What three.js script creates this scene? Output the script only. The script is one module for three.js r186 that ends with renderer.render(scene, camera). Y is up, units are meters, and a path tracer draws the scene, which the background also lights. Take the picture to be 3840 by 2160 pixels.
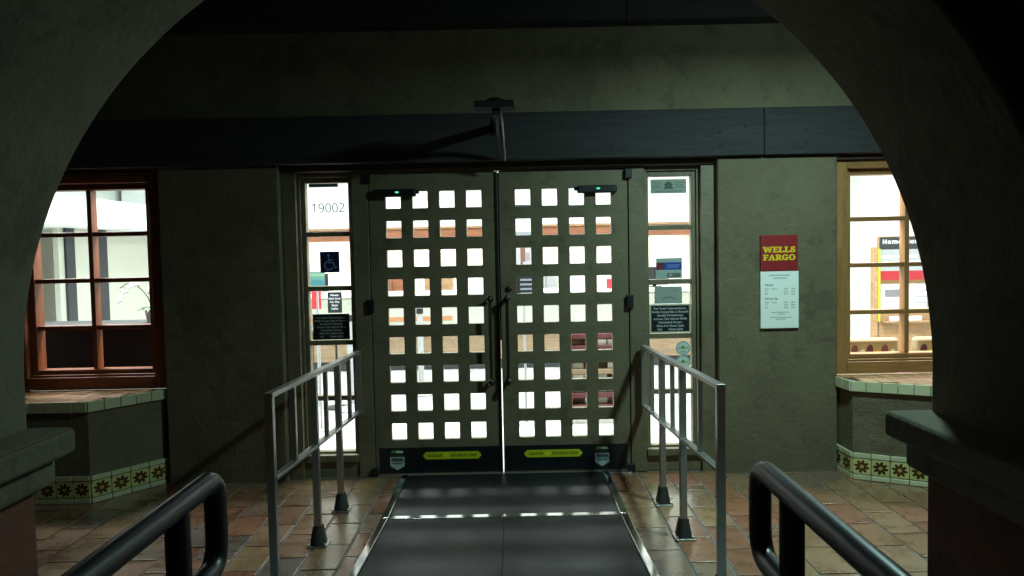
import * as THREE from 'three';
import { RoundedBoxGeometry } from 'three/addons/geometries/RoundedBoxGeometry.js';
import { mergeGeometries, toCreasedNormals } from 'three/addons/utils/BufferGeometryUtils.js';
import { RectAreaLightUniformsLib } from 'three/addons/lights/RectAreaLightUniformsLib.js';
import { FontLoader } from 'three/addons/loaders/FontLoader.js';
import { TextGeometry } from 'three/addons/geometries/TextGeometry.js';

// ------------------------------------------------------------------ camera, sky, moon, exposure
const scene = new THREE.Scene();
const renderer = new THREE.WebGLRenderer({ antialias: true });
renderer.toneMapping = THREE.LinearToneMapping;
renderer.toneMappingExposure = 1.0;
renderer.shadowMap.enabled = true;
const camera = new THREE.PerspectiveCamera(42.01, 16 / 9, 0.05, 200);
camera.rotation.order = 'YXZ';
camera.position.set(0.0823, 1.6187, 5.4325);
camera.rotation.set(-0.04699, -0.00085, -0.02006);
{
  const w = 64, h = 32, d = new Float32Array(w * h * 4);
  for (let j = 0; j < h; j++) for (let i = 0; i < w; i++) {
    const up = j / h > 0.5 ? (j / h - 0.5) * 2 : 0, k = (j * w + i) * 4;
    const v = 0.0022 * (1 - 0.5 * up);
    d[k] = v * 0.8; d[k + 1] = v * 0.9; d[k + 2] = v * 1.25; d[k + 3] = 1;
  }
  const t = new THREE.DataTexture(d, w, h, THREE.RGBAFormat, THREE.FloatType);
  t.mapping = THREE.EquirectangularReflectionMapping; t.magFilter = THREE.LinearFilter; t.needsUpdate = true;
  scene.background = t; scene.environment = t;
}
const moon = new THREE.DirectionalLight(0xdfe6ff, 0.004);
moon.position.set(-12, 30, 20); moon.castShadow = true; moon.shadow.mapSize.set(2048, 2048);
Object.assign(moon.shadow.camera, { left: -9, right: 9, top: 9, bottom: -9, near: 1, far: 80 });
scene.add(moon, moon.target);
RectAreaLightUniformsLib.init();

// ------------------------------------------------------------------ helpers
let seed = 71;
const rnd = () => { seed = (seed + 0x6D2B79F5) | 0; let t = Math.imul(seed ^ (seed >>> 15), 1 | seed); t = (t + Math.imul(t ^ (t >>> 7), 61 | t)) ^ t; return ((t ^ (t >>> 14)) >>> 0) / 4294967296; };
const R = (a, b) => a + (b - a) * rnd();
function lattice(n) { const a = new Float32Array(n * n); for (let i = 0; i < n * n; i++) a[i] = rnd(); return a; }
// tiling value noise: octaves = [[cells, weight], ...]
function noise(size, octaves, sx = 1, sy = 1) {
  const out = new Float32Array(size * size); let tot = 0;
  for (const [c, wgt] of octaves) {
    const nx = Math.max(1, Math.round(c * sx)), ny = Math.max(1, Math.round(c * sy)), L = new Float32Array(nx * ny).map(() => rnd()); tot += wgt;
    for (let y = 0; y < size; y++) {
      const fy = y / size * ny, y0 = Math.floor(fy) % ny, y1 = (y0 + 1) % ny; let ty = fy - Math.floor(fy); ty = ty * ty * (3 - 2 * ty);
      for (let x = 0; x < size; x++) {
        const fx = x / size * nx, x0 = Math.floor(fx) % nx, x1 = (x0 + 1) % nx; let tx = fx - Math.floor(fx); tx = tx * tx * (3 - 2 * tx);
        const a = L[y0 * nx + x0] * (1 - tx) + L[y0 * nx + x1] * tx, b = L[y1 * nx + x0] * (1 - tx) + L[y1 * nx + x1] * tx;
        out[y * size + x] += wgt * (a * (1 - ty) + b * ty);
      }
    }
  }
  for (let i = 0; i < out.length; i++) out[i] /= tot;
  return out;
}
function tex(size, f, rep = 1, srgb = false) {
  const d = new Uint8Array(size * size * 4);
  for (let i = 0; i < size * size; i++) { const c = f(i); for (let k = 0; k < 3; k++) d[i * 4 + k] = Math.max(0, Math.min(255, Math.round(255 * (Array.isArray(c) ? c[k] : c)))); d[i * 4 + 3] = 255; }
  const t = new THREE.DataTexture(d, size, size); t.magFilter = THREE.LinearFilter; t.minFilter = THREE.LinearFilter;
  t.wrapS = t.wrapT = THREE.RepeatWrapping; t.repeat.set(rep, rep); if (srgb) t.colorSpace = THREE.SRGBColorSpace; t.needsUpdate = true; return t;
}
const rep = (t, x, y = x) => { const c = t.clone(); c.repeat.set(x, y); c.needsUpdate = true; return c; };
const lin = (r, g, b) => new THREE.Color().setRGB(r, g, b);
const std = (c, roughness, more = {}) => new THREE.MeshStandardMaterial({ color: Array.isArray(c) ? lin(...c) : c, roughness, ...more });
const phys = (c, roughness, more = {}) => new THREE.MeshPhysicalMaterial({ color: Array.isArray(c) ? lin(...c) : c, roughness, ...more });

const nFine = noise(512, [[24, 1], [64, 1.2], [160, 1]]), nCoarse = noise(512, [[3, 1], [7, 0.8], [17, 0.5], [61, 0.25]]);
const nGrain = noise(512, [[6, 0.6], [24, 1], [90, 1]], 0.25, 2.2);
const stuccoBump = tex(512, (i) => 0.55 * nFine[i] + 0.45 * nCoarse[i], 1.3);
const nStain = noise(512, [[4, 1], [9, 1], [23, 0.8], [70, 0.5]]);
const stuccoTone = tex(512, (i) => 0.83 + 0.42 * (nCoarse[i] - 0.5) + 0.22 * (nFine[i] - 0.5) - Math.max(0, Math.min(0.16, (nStain[i] - 0.585) * 2.2)), 0.45);
const grainTone = tex(512, (i) => 0.62 + 0.62 * (nGrain[i] - 0.3), 0.8), grainBump = tex(512, (i) => nGrain[i], 0.8);
const clayTone = tex(512, (i) => { const v = 0.82 + 0.5 * (nCoarse[i] - 0.5) + 0.24 * (nFine[i] - 0.5); return [v, v * (0.97 + 0.1 * (nFine[i] - 0.5)), v * 0.95]; }, 1.9);
const clayRough = tex(512, (i) => 0.25 + 0.5 * nCoarse[i] + 0.2 * (nFine[i] - 0.5), 1.9);
const smooth = tex(512, (i) => 0.5 + 0.3 * nCoarse[i], 0.7);
const smudge = tex(512, (i) => 0.35 + 0.6 * nCoarse[i], 1.5);

const paint = [0.187, 0.152, 0.09];
const M = {
  stucco: std(paint, 0.92, { map: stuccoTone, bumpMap: stuccoBump, bumpScale: 0.009 }),
  archStucco: std([0.17, 0.147, 0.09], 0.95, { map: rep(stuccoTone, 0.6), bumpMap: rep(stuccoBump, 0.9), bumpScale: 0.006 }),
  redPlaster: std([0.17, 0.055, 0.03], 0.9, { map: stuccoTone, bumpMap: stuccoBump, bumpScale: 0.006 }),
  door: std([0.21, 0.172, 0.1], 0.55, { map: rep(stuccoTone, 0.8), bumpMap: rep(grainBump, 2), bumpScale: 0.0012 }),
  beam: std([0.037, 0.035, 0.036], 0.85, { map: grainTone, bumpMap: grainBump, bumpScale: 0.004 }),
  brownWood: std([0.06, 0.025, 0.013], 0.6, { map: grainTone, bumpMap: grainBump, bumpScale: 0.002 }),
  roofWood: std([0.05, 0.04, 0.032], 0.85, { map: grainTone, bumpMap: grainBump, bumpScale: 0.003 }),
  redwood: std([0.25, 0.068, 0.022], 0.5, { map: grainTone, bumpMap: grainBump, bumpScale: 0.0015 }),
  honeywood: std([0.42, 0.2, 0.065], 0.5, { map: grainTone, bumpMap: grainBump, bumpScale: 0.0015 }),
  oak: std([0.50, 0.29, 0.14], 0.5, { map: rep(grainTone, 1.5) }),
  darkOak: std([0.36, 0.13, 0.055], 0.5, { map: rep(grainTone, 1.5) }),
  black: std([0.008, 0.009, 0.011], 0.45),
  matteBlack: std([0.004, 0.004, 0.004], 0.95),
  blackMetal: std([0.005, 0.006, 0.007], 0.36),
  bronze: std([0.05, 0.042, 0.03], 0.45, { metalness: 0.7 }),
  rubber: phys([0.02, 0.021, 0.022], 0.7, { specularIntensity: 0.4, roughnessMap: smooth, map: rep(stuccoTone, 0.5), bumpMap: rep(stuccoBump, 4), bumpScale: 0.0006 }),
  kick: std([0.011, 0.012, 0.015], 0.5, { roughnessMap: smudge }),
  alu: std([0.46, 0.45, 0.435], 0.55, { metalness: 0.85, roughnessMap: smooth }),
  aluEdge: std([0.86, 0.87, 0.87], 0.2, { metalness: 1, roughnessMap: smooth }),
  shoe: std([0.05, 0.048, 0.045], 0.5, { metalness: 0.3 }),
  grout: std([0.25, 0.26, 0.25], 0.9, { map: rep(stuccoTone, 2) }),
  stone: std([0.2, 0.17, 0.13], 0.9, { map: stuccoTone }),
  ground: std([0.05, 0.05, 0.05], 0.95, { map: stuccoTone }),
  cream: std([0.6, 0.58, 0.36], 0.24), sillClay: std([0.56, 0.3, 0.14], 0.5, { map: clayTone }),
  glass: phys([0.97, 1, 0.985], 0.02, { transmission: 1, thickness: 0, ior: 1.45 }),
  white: std([0.86, 0.87, 0.85], 0.6), ceiling: std([0.84, 0.87, 0.85], 0.8), wallIn: std([0.72, 0.75, 0.71], 0.7),
  warmWall: std([0.80, 0.77, 0.69], 0.7), floorIn: std([0.74, 0.735, 0.70], 0.22, { map: rep(stuccoTone, 0.8) }),
  pale: std([0.46, 0.475, 0.41], 0.5), tan: std([0.34, 0.235, 0.14], 0.5, { map: rep(grainTone, 1.2) }), darkKick: std([0.03, 0.035, 0.04], 0.5),
  orange: std([0.46, 0.20, 0.09], 0.5), grey: std([0.35, 0.36, 0.36], 0.5), chrome: std([0.8, 0.8, 0.8], 0.2, { metalness: 1 }),
  leaf: std([0.06, 0.12, 0.025], 0.5, { side: THREE.DoubleSide }), petal: phys([0.88, 0.87, 0.85], 0.9, { side: THREE.DoubleSide, transmission: 0.4, thickness: 0 }), lime: std([0.42, 0.46, 0.03], 0.5),
  curtain: std([0.028, 0.03, 0.036], 0.8), burgundy: std([0.11, 0.027, 0.03], 0.7), red: std([0.45, 0.03, 0.04], 0.5),
};
function emissive(c, k) { return new THREE.MeshStandardMaterial({ color: 0x111111, emissive: lin(...c), emissiveIntensity: k, roughness: 0.6 }); }

const used = {};
function numbered(n) { used[n] = (used[n] ?? -1) + 1; return used[n] ? `${n}_${String(used[n]).padStart(3, '0')}` : n; }
function shade(o) { o.castShadow = o.receiveShadow = true; return o; }
function thing(name, label, category, group, pos = [0, 0, 0]) {
  const o = new THREE.Group(); o.name = numbered(name); o.position.set(...pos); o.userData = { label, category }; if (group) o.userData.group = group;
  scene.add(o); return o;
}
function structure(name, geo, mat) { const o = shade(new THREE.Mesh(geo, mat)); o.name = numbered(name); o.userData.kind = 'structure'; scene.add(o); return o; }
function part(parent, name, geo, mat, pos) { const o = shade(new THREE.Mesh(geo, mat)); o.name = name; if (pos) o.position.set(...pos); parent.add(o); return o; }
// box given by its limits, uv in metres
function bx(x0, x1, y0, y1, z0, z1) {
  const w = x1 - x0, h = y1 - y0, d = z1 - z0, g = new THREE.BoxGeometry(w, h, d), u = g.attributes.uv, s = [[d, h], [d, h], [w, d], [w, d], [w, h], [w, h]];
  for (let i = 0; i < 24; i++) { const f = s[i >> 2]; u.setXY(i, u.getX(i) * f[0] + x0 + z0 * 0.37, u.getY(i) * f[1] + y0 + z0 * 0.21); }
  return g.translate((x0 + x1) / 2, (y0 + y1) / 2, (z0 + z1) / 2);
}
// grain runs along x in the textures: turn the uv for upright pieces
function upright(g) { const u = g.attributes.uv; for (let i = 0; i < u.count; i++) u.setXY(i, u.getY(i), u.getX(i)); return g; }
function rb(x0, x1, y0, y1, z0, z1, r = 0.006, seg = 2) {
  const w = x1 - x0, h = y1 - y0, d = z1 - z0, g = new RoundedBoxGeometry(w, h, d, seg, Math.min(r, w / 2.01, h / 2.01, d / 2.01)).translate((x0 + x1) / 2, (y0 + y1) / 2, (z0 + z1) / 2);
  const p = g.attributes.position, n = g.attributes.normal, u = g.attributes.uv;
  for (let i = 0; i < p.count; i++) {
    const ax = Math.abs(n.getX(i)), ay = Math.abs(n.getY(i)), az = Math.abs(n.getZ(i));
    if (ax >= ay && ax >= az) u.setXY(i, p.getZ(i), p.getY(i)); else if (ay >= az) u.setXY(i, p.getX(i), p.getZ(i)); else u.setXY(i, p.getX(i), p.getY(i));
  }
  return g;
}
function tube(pts, r, seg = 40, rad = 14, closed = false) { return new THREE.TubeGeometry(new THREE.CatmullRomCurve3(pts.map((p) => new THREE.Vector3(...p)), closed, 'centripetal'), seg, r, rad, closed); }
function cyl(r0, r1, h, x, y, z, n = 24) { return new THREE.CylinderGeometry(r1, r0, h, n).translate(x, y, z); }
// prism over a plan polygon [[x, z], ...] between two heights
function prism(pts, y0, y1) {
  const s = new THREE.Shape(pts.map(([x, z]) => new THREE.Vector2(x, -z)));
  return new THREE.ExtrudeGeometry(s, { depth: y1 - y0, bevelEnabled: false }).rotateX(-Math.PI / 2).translate(0, y0, 0);
}
function canvas(w, h, draw, rough = 0.5) {
  const c = document.createElement('canvas'); c.width = w; c.height = h; draw(c.getContext('2d'), w, h);
  const t = new THREE.CanvasTexture(c); t.colorSpace = THREE.SRGBColorSpace; t.magFilter = THREE.LinearFilter; return std(0xffffff, rough, { map: t });
}
function print(parent, name, mat, x0, x1, y0, y1, z) { return part(parent, name, new THREE.PlaneGeometry(x1 - x0, y1 - y0).translate((x0 + x1) / 2, (y0 + y1) / 2, z), mat); }

// ------------------------------------------------------------------ ground and floors
structure('ground', bx(-40, 40, -0.3, -0.06, 3.2, 60), M.ground);
structure('landing', bx(-5.2, 5.2, -0.2, 0.11, 3.2, 8.5), M.stone);
const porchFloor = structure('porch_floor', bx(-5.2, 5.2, -0.2, -0.006, -0.02, 3.195), M.grout);
{
  const tones = [[0.35, 0.185, 0.10], [0.38, 0.17, 0.085], [0.33, 0.15, 0.085], [0.36, 0.215, 0.12], [0.25, 0.16, 0.115], [0.30, 0.195, 0.125], [0.20, 0.15, 0.12], [0.39, 0.24, 0.12]];
  const mats = tones.map((c) => phys(c, 0.6, { clearcoat: 0.55, clearcoatRoughness: 0.16, map: clayTone, roughnessMap: clayRough, bumpMap: stuccoBump, bumpScale: 0.0015 }));
  const W = 0.202, D = 0.335, x00 = 1.577 - 25 * W;
  const geos = [];
  for (let v = 0; v < 8; v++) {
    const g = new RoundedBoxGeometry(W - 0.011 - v * 0.0003, 0.02, D - 0.011, 1, 0.004), p = g.attributes.position, u = g.attributes.uv, ox = rnd(), oy = rnd();
    for (let i = 0; i < p.count; i++) u.setXY(i, p.getX(i) + ox, p.getZ(i) + oy);
    geos.push(g);
  }
  for (let c = 0; c < 50; c++) {
    const x = x00 + (c + 0.5) * W; if (Math.abs(x) > 4.4) continue;
    const off = -0.05 + (c % 2 ? D / 2 : 0);
    for (let r = -1; r < 6; r++) {
      const z = off + (r + 0.5) * D + 0.0; if (z - D / 2 < 0.02 && z + D / 2 < 0.1) continue; if (z > 2.0) continue;
      if (Math.abs(x - 0.01) < 0.6) continue;
      const k = Math.floor(rnd() * 8), m = rnd() < 0.84 ? [0, 1, 2, 3, 7][Math.floor(rnd() * 5)] : [4, 5, 6][Math.floor(rnd() * 3)];
      const t = part(porchFloor, 'tile', geos[k], mats[m], [x, -0.0085 + R(-0.0012, 0.0012), Math.max(z, 0.02 + D / 2)]);
      t.rotation.set(R(-0.003, 0.003), R(-0.004, 0.004), R(-0.004, 0.004));
    }
  }
}

// ------------------------------------------------------------------ bank facade
const CX = 1.555, WX = 2.405;
{
  const f = thing('bank_facade', 'tan stucco entrance facade of the bank with recessed doorway and upper band', 'facade');
  for (const s of [-1, 1]) {
    part(f, 'wall_panel', rb(Math.min(s * CX, s * WX), Math.max(s * CX, s * WX), -0.01, 2.262, -0.14, 0.1, 0.012), M.stucco);
    part(f, 'wall_panel', bx(Math.min(s * 3.515, s * 5.2), Math.max(s * 3.515, s * 5.2), -0.01, 2.262, -0.14, 0.098), M.stucco);
    part(f, 'wall_panel', bx(Math.min(s * 2.408, s * 3.512), Math.max(s * 2.408, s * 3.512), -0.01, 0.66, -0.14, 0.0), M.stucco);
    part(f, 'window_header', upright(bx(Math.min(s * 2.408, s * 3.512), Math.max(s * 2.408, s * 3.512), 2.232, 2.262, -0.13, 0.09)), M.brownWood);
  }
  part(f, 'upper_wall', bx(-5.2, 5.2, 2.6, 3.5, -0.14, 0.1), M.stucco);
  part(f, 'door_header', rb(-1.55, 1.55, 2.222, 2.264, -0.13, 0.055, 0.006), M.brownWood);
  // casings round the doors and the side windows
  for (const s of [-1, 1]) {
    const c = (a, b, y0, y1, z0, z1, n, m = M.door) => part(f, n, rb(Math.min(s * a, s * b), Math.max(s * a, s * b), y0, y1, z0, z1, 0.004), m);
    c(0.938, 1.052, 0.0, 2.22, -0.12, 0.012, 'door_jamb');
    c(1.452, 1.548, 0.0, 2.22, -0.12, 0.035, 'casing');
  }
  part(f, 'door_head', rb(-0.937, 0.937, 2.213, 2.2215, -0.1, 0.01, 0.003), M.door);
  const th = part(f, 'threshold', rb(-0.93, 0.93, -0.004, 0.008, -0.12, 0.05, 0.003), M.alu);
}
{
  const b = thing('lintel_beam', 'long dark blue grey timber beam over the doors', 'beam');
  const seg = [[-5.2, 1.8705], [1.873, 5.2]];
  for (const [a, c] of seg) part(b, 'timber', rb(a, c, 2.268, 2.598, -0.12, 0.15, 0.008), M.beam);
  for (const [x, y] of [[1.56, 2.43], [1.565, 2.33], [2.16, 2.44], [2.17, 2.34], [1.74, 2.47], [-1.9, 2.42], [-2.5, 2.36], [0.8, 2.35]]) part(b, 'bolt_head', new THREE.SphereGeometry(0.011, 12, 8).scale(1, 1, 0.3).translate(x, y, 0.15), M.beam);
  const p = thing('plate_beam', 'dark timber plate along the top of the stucco band', 'beam');
  part(p, 'timber', rb(-5.2, 0.9, 3.186, 3.46, 0.0, 0.26, 0.008), M.beam); part(p, 'timber', rb(0.903, 5.2, 3.186, 3.46, 0.0, 0.26, 0.008), M.beam);
}
{
  const r = thing('porch_roof', 'dark timber porch roof with exposed rafters', 'roof');
  for (let k = 0; k < 26; k++) part(r, 'board', upright(bx(-5.2 + k * 0.4, -4.806 + k * 0.4, 3.62, 3.65, -0.13, 4.3)), M.roofWood);
  for (let k = 0; k < 13; k++) part(r, 'rafter', rb(-4.86 + k * 0.8, -4.76 + k * 0.8, 3.462, 3.618, 0.1, 4.2, 0.006), M.roofWood);
}

// ------------------------------------------------------------------ arch wall that the camera looks through
{
  const a = thing('arch_wall', 'rough stucco wall with a wide round arch in the foreground', 'arch');
  const cx = -0.02, rad = 1.352, y0 = 0.96, ys = 1.262, n = 90;
  const w1 = noise(64, [[5, 1], [11, 0.6], [21, 0.35]]);
  const s = new THREE.Shape(); s.moveTo(-5.2, y0); s.lineTo(-5.2, 3.62); s.lineTo(5.2, 3.62); s.lineTo(5.2, y0);
  s.lineTo(cx + rad, y0);
  for (let k = 0; k <= 6; k++) s.lineTo(cx + rad + 0.012 * (w1[k * 64] - 0.5), y0 + 0.02 + (ys - y0 - 0.02) * k / 7);
  for (let k = 0; k <= n; k++) { const t = Math.PI * k / n, q = rad + 0.022 * (w1[64 * 20 + (k >> 1)] - 0.5) * Math.min(1, 8 * Math.sin(t) + 0.1); s.lineTo(cx + q * Math.cos(t), ys + q * Math.sin(t)); }
  for (let k = 6; k >= 0; k--) s.lineTo(cx - rad - 0.012 * (w1[k * 64 + 9] - 0.5), y0 + 0.02 + (ys - y0 - 0.02) * k / 7);
  s.lineTo(cx - rad, y0);
  const g = new THREE.ExtrudeGeometry(s, { depth: 0.56, bevelEnabled: true, bevelThickness: 0.02, bevelSize: 0.02, bevelOffset: -0.02, bevelSegments: 3 }).translate(0, 0, 3.22);
  part(a, 'wall', toCreasedNormals(g, 0.6), M.archStucco);
  for (const s2 of [-1, 1]) {
    const e = s2 < 0 ? cx - rad : cx + rad, q = (x0, x1) => [Math.min(x0, x1), Math.max(x0, x1)];
    const [b0, b1] = q(e - s2 * 0.012, s2 * 5.2); part(a, 'pier_base', bx(b0, b1, -0.2, 0.944, 3.215, 3.785), M.redPlaster);
    const imp = (d, ya, yb, nm) => { const [i0, i1] = q(e - s2 * d, s2 * 5.15); const m = part(a, nm, rb(i0, i1, ya, yb, 3.2 - d * 0.12, 3.83 + d * 0.2, 0.018, 3), M.archStucco); m.rotation.y = 0; };
    imp(0.072, 0.95, 1.034, 'moulding'); imp(0.132, 1.043, 1.122, 'ledge');
  }
}

// ------------------------------------------------------------------ doors
const font = await new FontLoader().loadAsync('fonts/droid/droid_sans_regular.typeface.json');
const colX = [0, 1, 2, 3].map((k) => 0.1766 + 0.194 * k), rowY = [...Array(9)].map((_, k) => 2.0147 - 0.2109 * k), PW = 0.0545, PH = 0.0605;
const caution = canvas(512, 64, (c, w, h) => {
  c.fillStyle = '#c9d21f'; c.fillRect(0, 0, w, h); c.fillStyle = '#3a3d08'; c.font = 'bold 34px sans-serif'; c.textBaseline = 'middle';
  c.textAlign = 'left'; c.fillText('CAUTION', 40, 33, 130); c.fillText('AUTOMATIC DOOR', 245, 33, 225); c.fillStyle = '#dfe62a'; c.fillRect(182, 12, 48, 40);
});
const emblem = canvas(128, 256, (c, w, h) => {
  c.fillStyle = '#b9c6c4'; c.fillRect(0, 0, w, h); c.fillStyle = '#1e3a1c'; c.fillRect(0, 0, w, 90); c.fillStyle = '#6fae52'; c.fillRect(0, 20, w, 26);
  c.fillStyle = '#e9f2ec'; c.fillRect(58, 26, 60, 22); c.fillStyle = '#10181c'; c.fillRect(0, 90, w, 8); c.fillStyle = '#3d5560'; c.fillRect(10, 112, 108, 34); c.fillStyle = '#10181c'; c.fillRect(0, 150, w, 5); c.fillStyle = '#55707c'; c.fillRect(20, 166, 88, 20);
});
function doorLeaf(s) {
  const d = thing('entrance_door', s < 0 ? 'left leaf of the double entrance door, pierced by small square panes' : 'right leaf of the double entrance door, pierced by small square panes', 'door', 'double entrance doors');
  const q = (a, b) => [Math.min(s * a, s * b), Math.max(s * a, s * b)];
  const [x0, x1] = q(0.004, 0.932), sh = new THREE.Shape([[x0, 0.012], [x1, 0.012], [x1, 2.206], [x0, 2.206]].map((p) => new THREE.Vector2(...p)));
  for (const y of rowY) for (const x of colX) { const c = s * x, h = new THREE.Path(); const r = 0.004, a = PW - r, b = PH - r; h.moveTo(c - PW, y - b); h.lineTo(c - PW, y + b); h.lineTo(c - a, y + PH); h.lineTo(c + a, y + PH); h.lineTo(c + PW, y + b); h.lineTo(c + PW, y - b); h.lineTo(c + a, y - PH); h.lineTo(c - a, y - PH); h.closePath(); sh.holes.push(h); }
  part(d, 'panel', new THREE.ExtrudeGeometry(sh, { depth: 0.038, bevelEnabled: true, bevelThickness: 0.003, bevelSize: 0.002, bevelOffset: -0.002, bevelSegments: 1 }).translate(0, 0, -0.041), M.door);
  const pg = new THREE.PlaneGeometry(PW * 2 + 0.004, PH * 2 + 0.004);
  for (const y of rowY) for (const x of colX) part(d, 'pane', pg, M.glass, [s * x, y, -0.022]);
  const [k0, k1] = q(0.014, 0.906), kp = part(d, 'kick_plate', rb(k0, k1, 0.022, 0.209, 0, 0.004, 0.0015), M.kick);
  const [c0, c1] = s < 0 ? [-0.59, -0.159] : [0.15, 0.581];
  { const cs = new THREE.Shape([[c0, 0.147], [c0 + 0.025, 0.175], [c1 - 0.025, 0.175], [c1, 0.147], [c1 - 0.025, 0.12], [c0 + 0.025, 0.12]].map((p) => new THREE.Vector2(...p))); const g = new THREE.ShapeGeometry(cs), p = g.attributes.position, u = g.attributes.uv; for (let i = 0; i < p.count; i++) u.setXY(i, (p.getX(i) - c0) / (c1 - c0), (p.getY(i) - 0.12) / 0.055); part(kp, 'caution_sticker', g.translate(0, 0, 0.0065), caution); }
  { const ex = s < 0 ? -0.777 : 0.722, es = new THREE.Shape(); es.moveTo(ex - 0.05, 0.15); es.absarc(ex, 0.15, 0.052, Math.PI, 0, true); es.lineTo(ex + 0.052, 0.075); es.lineTo(ex, 0.045); es.lineTo(ex - 0.052, 0.075); const g = new THREE.ShapeGeometry(es), p = g.attributes.position, u = g.attributes.uv; for (let i = 0; i < p.count; i++) u.setXY(i, (p.getX(i) - ex + 0.052) / 0.104, (p.getY(i) - 0.045) / 0.157); part(kp, 'round_emblem', g.translate(0, 0, 0.0065), emblem); }
  if (s < 0) { part(d, 'meeting_seal', rb(-0.024, -0.0065, 0.02, 2.2, 0.001, 0.009, 0.002), M.black); part(d, 'meeting_stop', bx(-0.03, 0.012, 0.98, 2.2, -0.056, -0.0445), M.black); }
  { const [a, b] = q(0.925, 0.944); part(d, 'edge_seal', bx(a, b, 0.012, 2.212, -0.056, -0.0445), M.black); const [a2, b2] = q(0.0, 0.932); part(d, 'head_seal', bx(a2 + 0.013 * (s > 0), b2 - 0.031 * (s < 0), 2.2005, 2.2125, -0.056, -0.0445), M.black); }
  // pull handle: two stand-offs and a bar pair
  const hx = s < 0 ? -0.074 : 0.05, hd = part(d, 'handle', tube([[hx, 0.67, 0.075], [hx, 0.98, 0.075], [hx, 1.3, 0.075]], 0.013, 12, 12), M.bronze);
  for (const y of [0.692, 1.29]) { part(hd, 'stand_off', cyl(0.016, 0.016, 0.075, 0, 0, 0, 14).rotateX(Math.PI / 2).translate(hx, y, 0.04), M.bronze); part(hd, 'knob', new THREE.SphereGeometry(0.026, 18, 12).translate(hx, y, 0.08), M.bronze); }
  if (s > 0) part(d, 'lock', new THREE.SphereGeometry(0.022, 16, 10).scale(1, 1, 0.6).translate(0.064, 1.358, 0.006), M.bronze);
  for (const [y, h] of [[2.17, 0.035], [1.25, 0.05], [0.035, 0.03]]) part(d, 'hinge', rb(Math.min(s * 0.912, s * 0.962), Math.max(s * 0.912, s * 0.962), y - h, y + h, 0.0125, 0.034, 0.006), M.black);
  // presence sensor across the top row of panes
  const sx = s < 0 ? [-0.898, -0.588] : [0.568, 0.852], sn = part(d, 'sensor_box', rb(sx[0], sx[1], 2.034, 2.09, 0.001, 0.05, 0.012, 3), M.black);
  const lx = s < 0 ? -0.722 : 0.717;
  part(sn, 'indicator_light', new THREE.SphereGeometry(0.011, 14, 8).scale(1.25, 0.65, 0.5).translate(lx, 2.066, 0.05), emissive([0.1, 1, 0.55], 1.0));
  const bxx = s < 0 ? [-0.6, -0.567] : [0.546, 0.58]; part(sn, 'cable_stub', rb(bxx[0], bxx[1], 2.055, 2.083, 0.001, 0.03, 0.006), M.black);
  return d;
}
doorLeaf(-1); doorLeaf(1);

// ------------------------------------------------------------------ side windows
function sideWindow(s) {
  const w = thing('side_window', s < 0 ? 'tall narrow side window left of the doors with street number' : 'tall narrow side window right of the doors between pale casings', 'window', 'side windows beside the doors');
  const q = (a, b) => [Math.min(s * a, s * b), Math.max(s * a, s * b)], gx = [1.086, 1.4], ys = [0.183, 0.578, 0.987, 1.385, 1.78, 2.152];
  const f = (a, b, y0, y1, z0, z1, nm, m = M.door) => { const [x0, x1] = q(a, b); return part(w, nm, rb(x0, x1, y0, y1, z0, z1, 0.004), m); };
  f(1.054, 1.07, 0.1, 2.218, -0.1, -0.008, 'frame'); f(1.43, 1.45, 0.1, 2.218, -0.1, -0.008, 'frame'); f(1.071, 1.429, 2.188, 2.218, -0.1, -0.008, 'frame');
  f(1.071, 1.088, 0.17, 2.186, -0.1, -0.03, 'sash'); f(1.398, 1.4285, 0.17, 2.186, -0.1, -0.03, 'sash'); f(1.089, 1.397, 2.15, 2.186, -0.1, -0.03, 'sash'); f(1.089, 1.397, 0.17, 0.184, -0.1, -0.03, 'sash');
  for (let k = 1; k < 5; k++) f(1.089, 1.397, ys[k] - 0.018, ys[k] + 0.018, -0.095, -0.034, 'glazing_bar');
  f(1.053, 1.451, 0.118, 0.168, -0.1, 0.03, 'sill'); f(1.054, 1.45, 0.002, 0.116, -0.1, -0.004, 'apron');
  for (let k = 0; k < 5; k++) { const [x0, x1] = q(1.085, 1.4); part(w, 'pane', new THREE.PlaneGeometry(x1 - x0, ys[k + 1] - ys[k]).translate((x0 + x1) / 2, (ys[k] + ys[k + 1]) / 2, -0.062), M.glass); }
  if (s < 0) {
    const n = new TextGeometry('19002', { font, size: 0.068, depth: 0.002, curveSegments: 6 }); n.computeBoundingBox(); const bb = n.boundingBox, kx = 0.236 / (bb.max.x - bb.min.x);
    part(w, 'street_number', n.translate(-bb.min.x, 0, 0).scale(kx, 1, 1).translate(-1.358, 1.938, -0.059), std([0.06, 0.09, 0.08], 0.6));
  }
  return w;
}
sideWindow(-1); sideWindow(1);
function notice(name, label, cat, mat, x0, x1, y0, y1, z = -0.056, group) {
  const t = thing(name, label, cat, group); part(t, 'sheet', bx(x0, x1, y0, y1, z - 0.003, z), std([0.5, 0.52, 0.5], 0.7)); print(t, 'print', mat, x0, x1, y0, y1, z + 0.0025); return t;
}
const branchLines = ['For Your Convenience,', 'Wells Fargo Has A Branch', 'Inside Of Safeway', 'Across The Street With', 'Extended Hours', 'Mon-Fri 10am-7pm', 'Sat        10am-5pm'];
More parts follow.
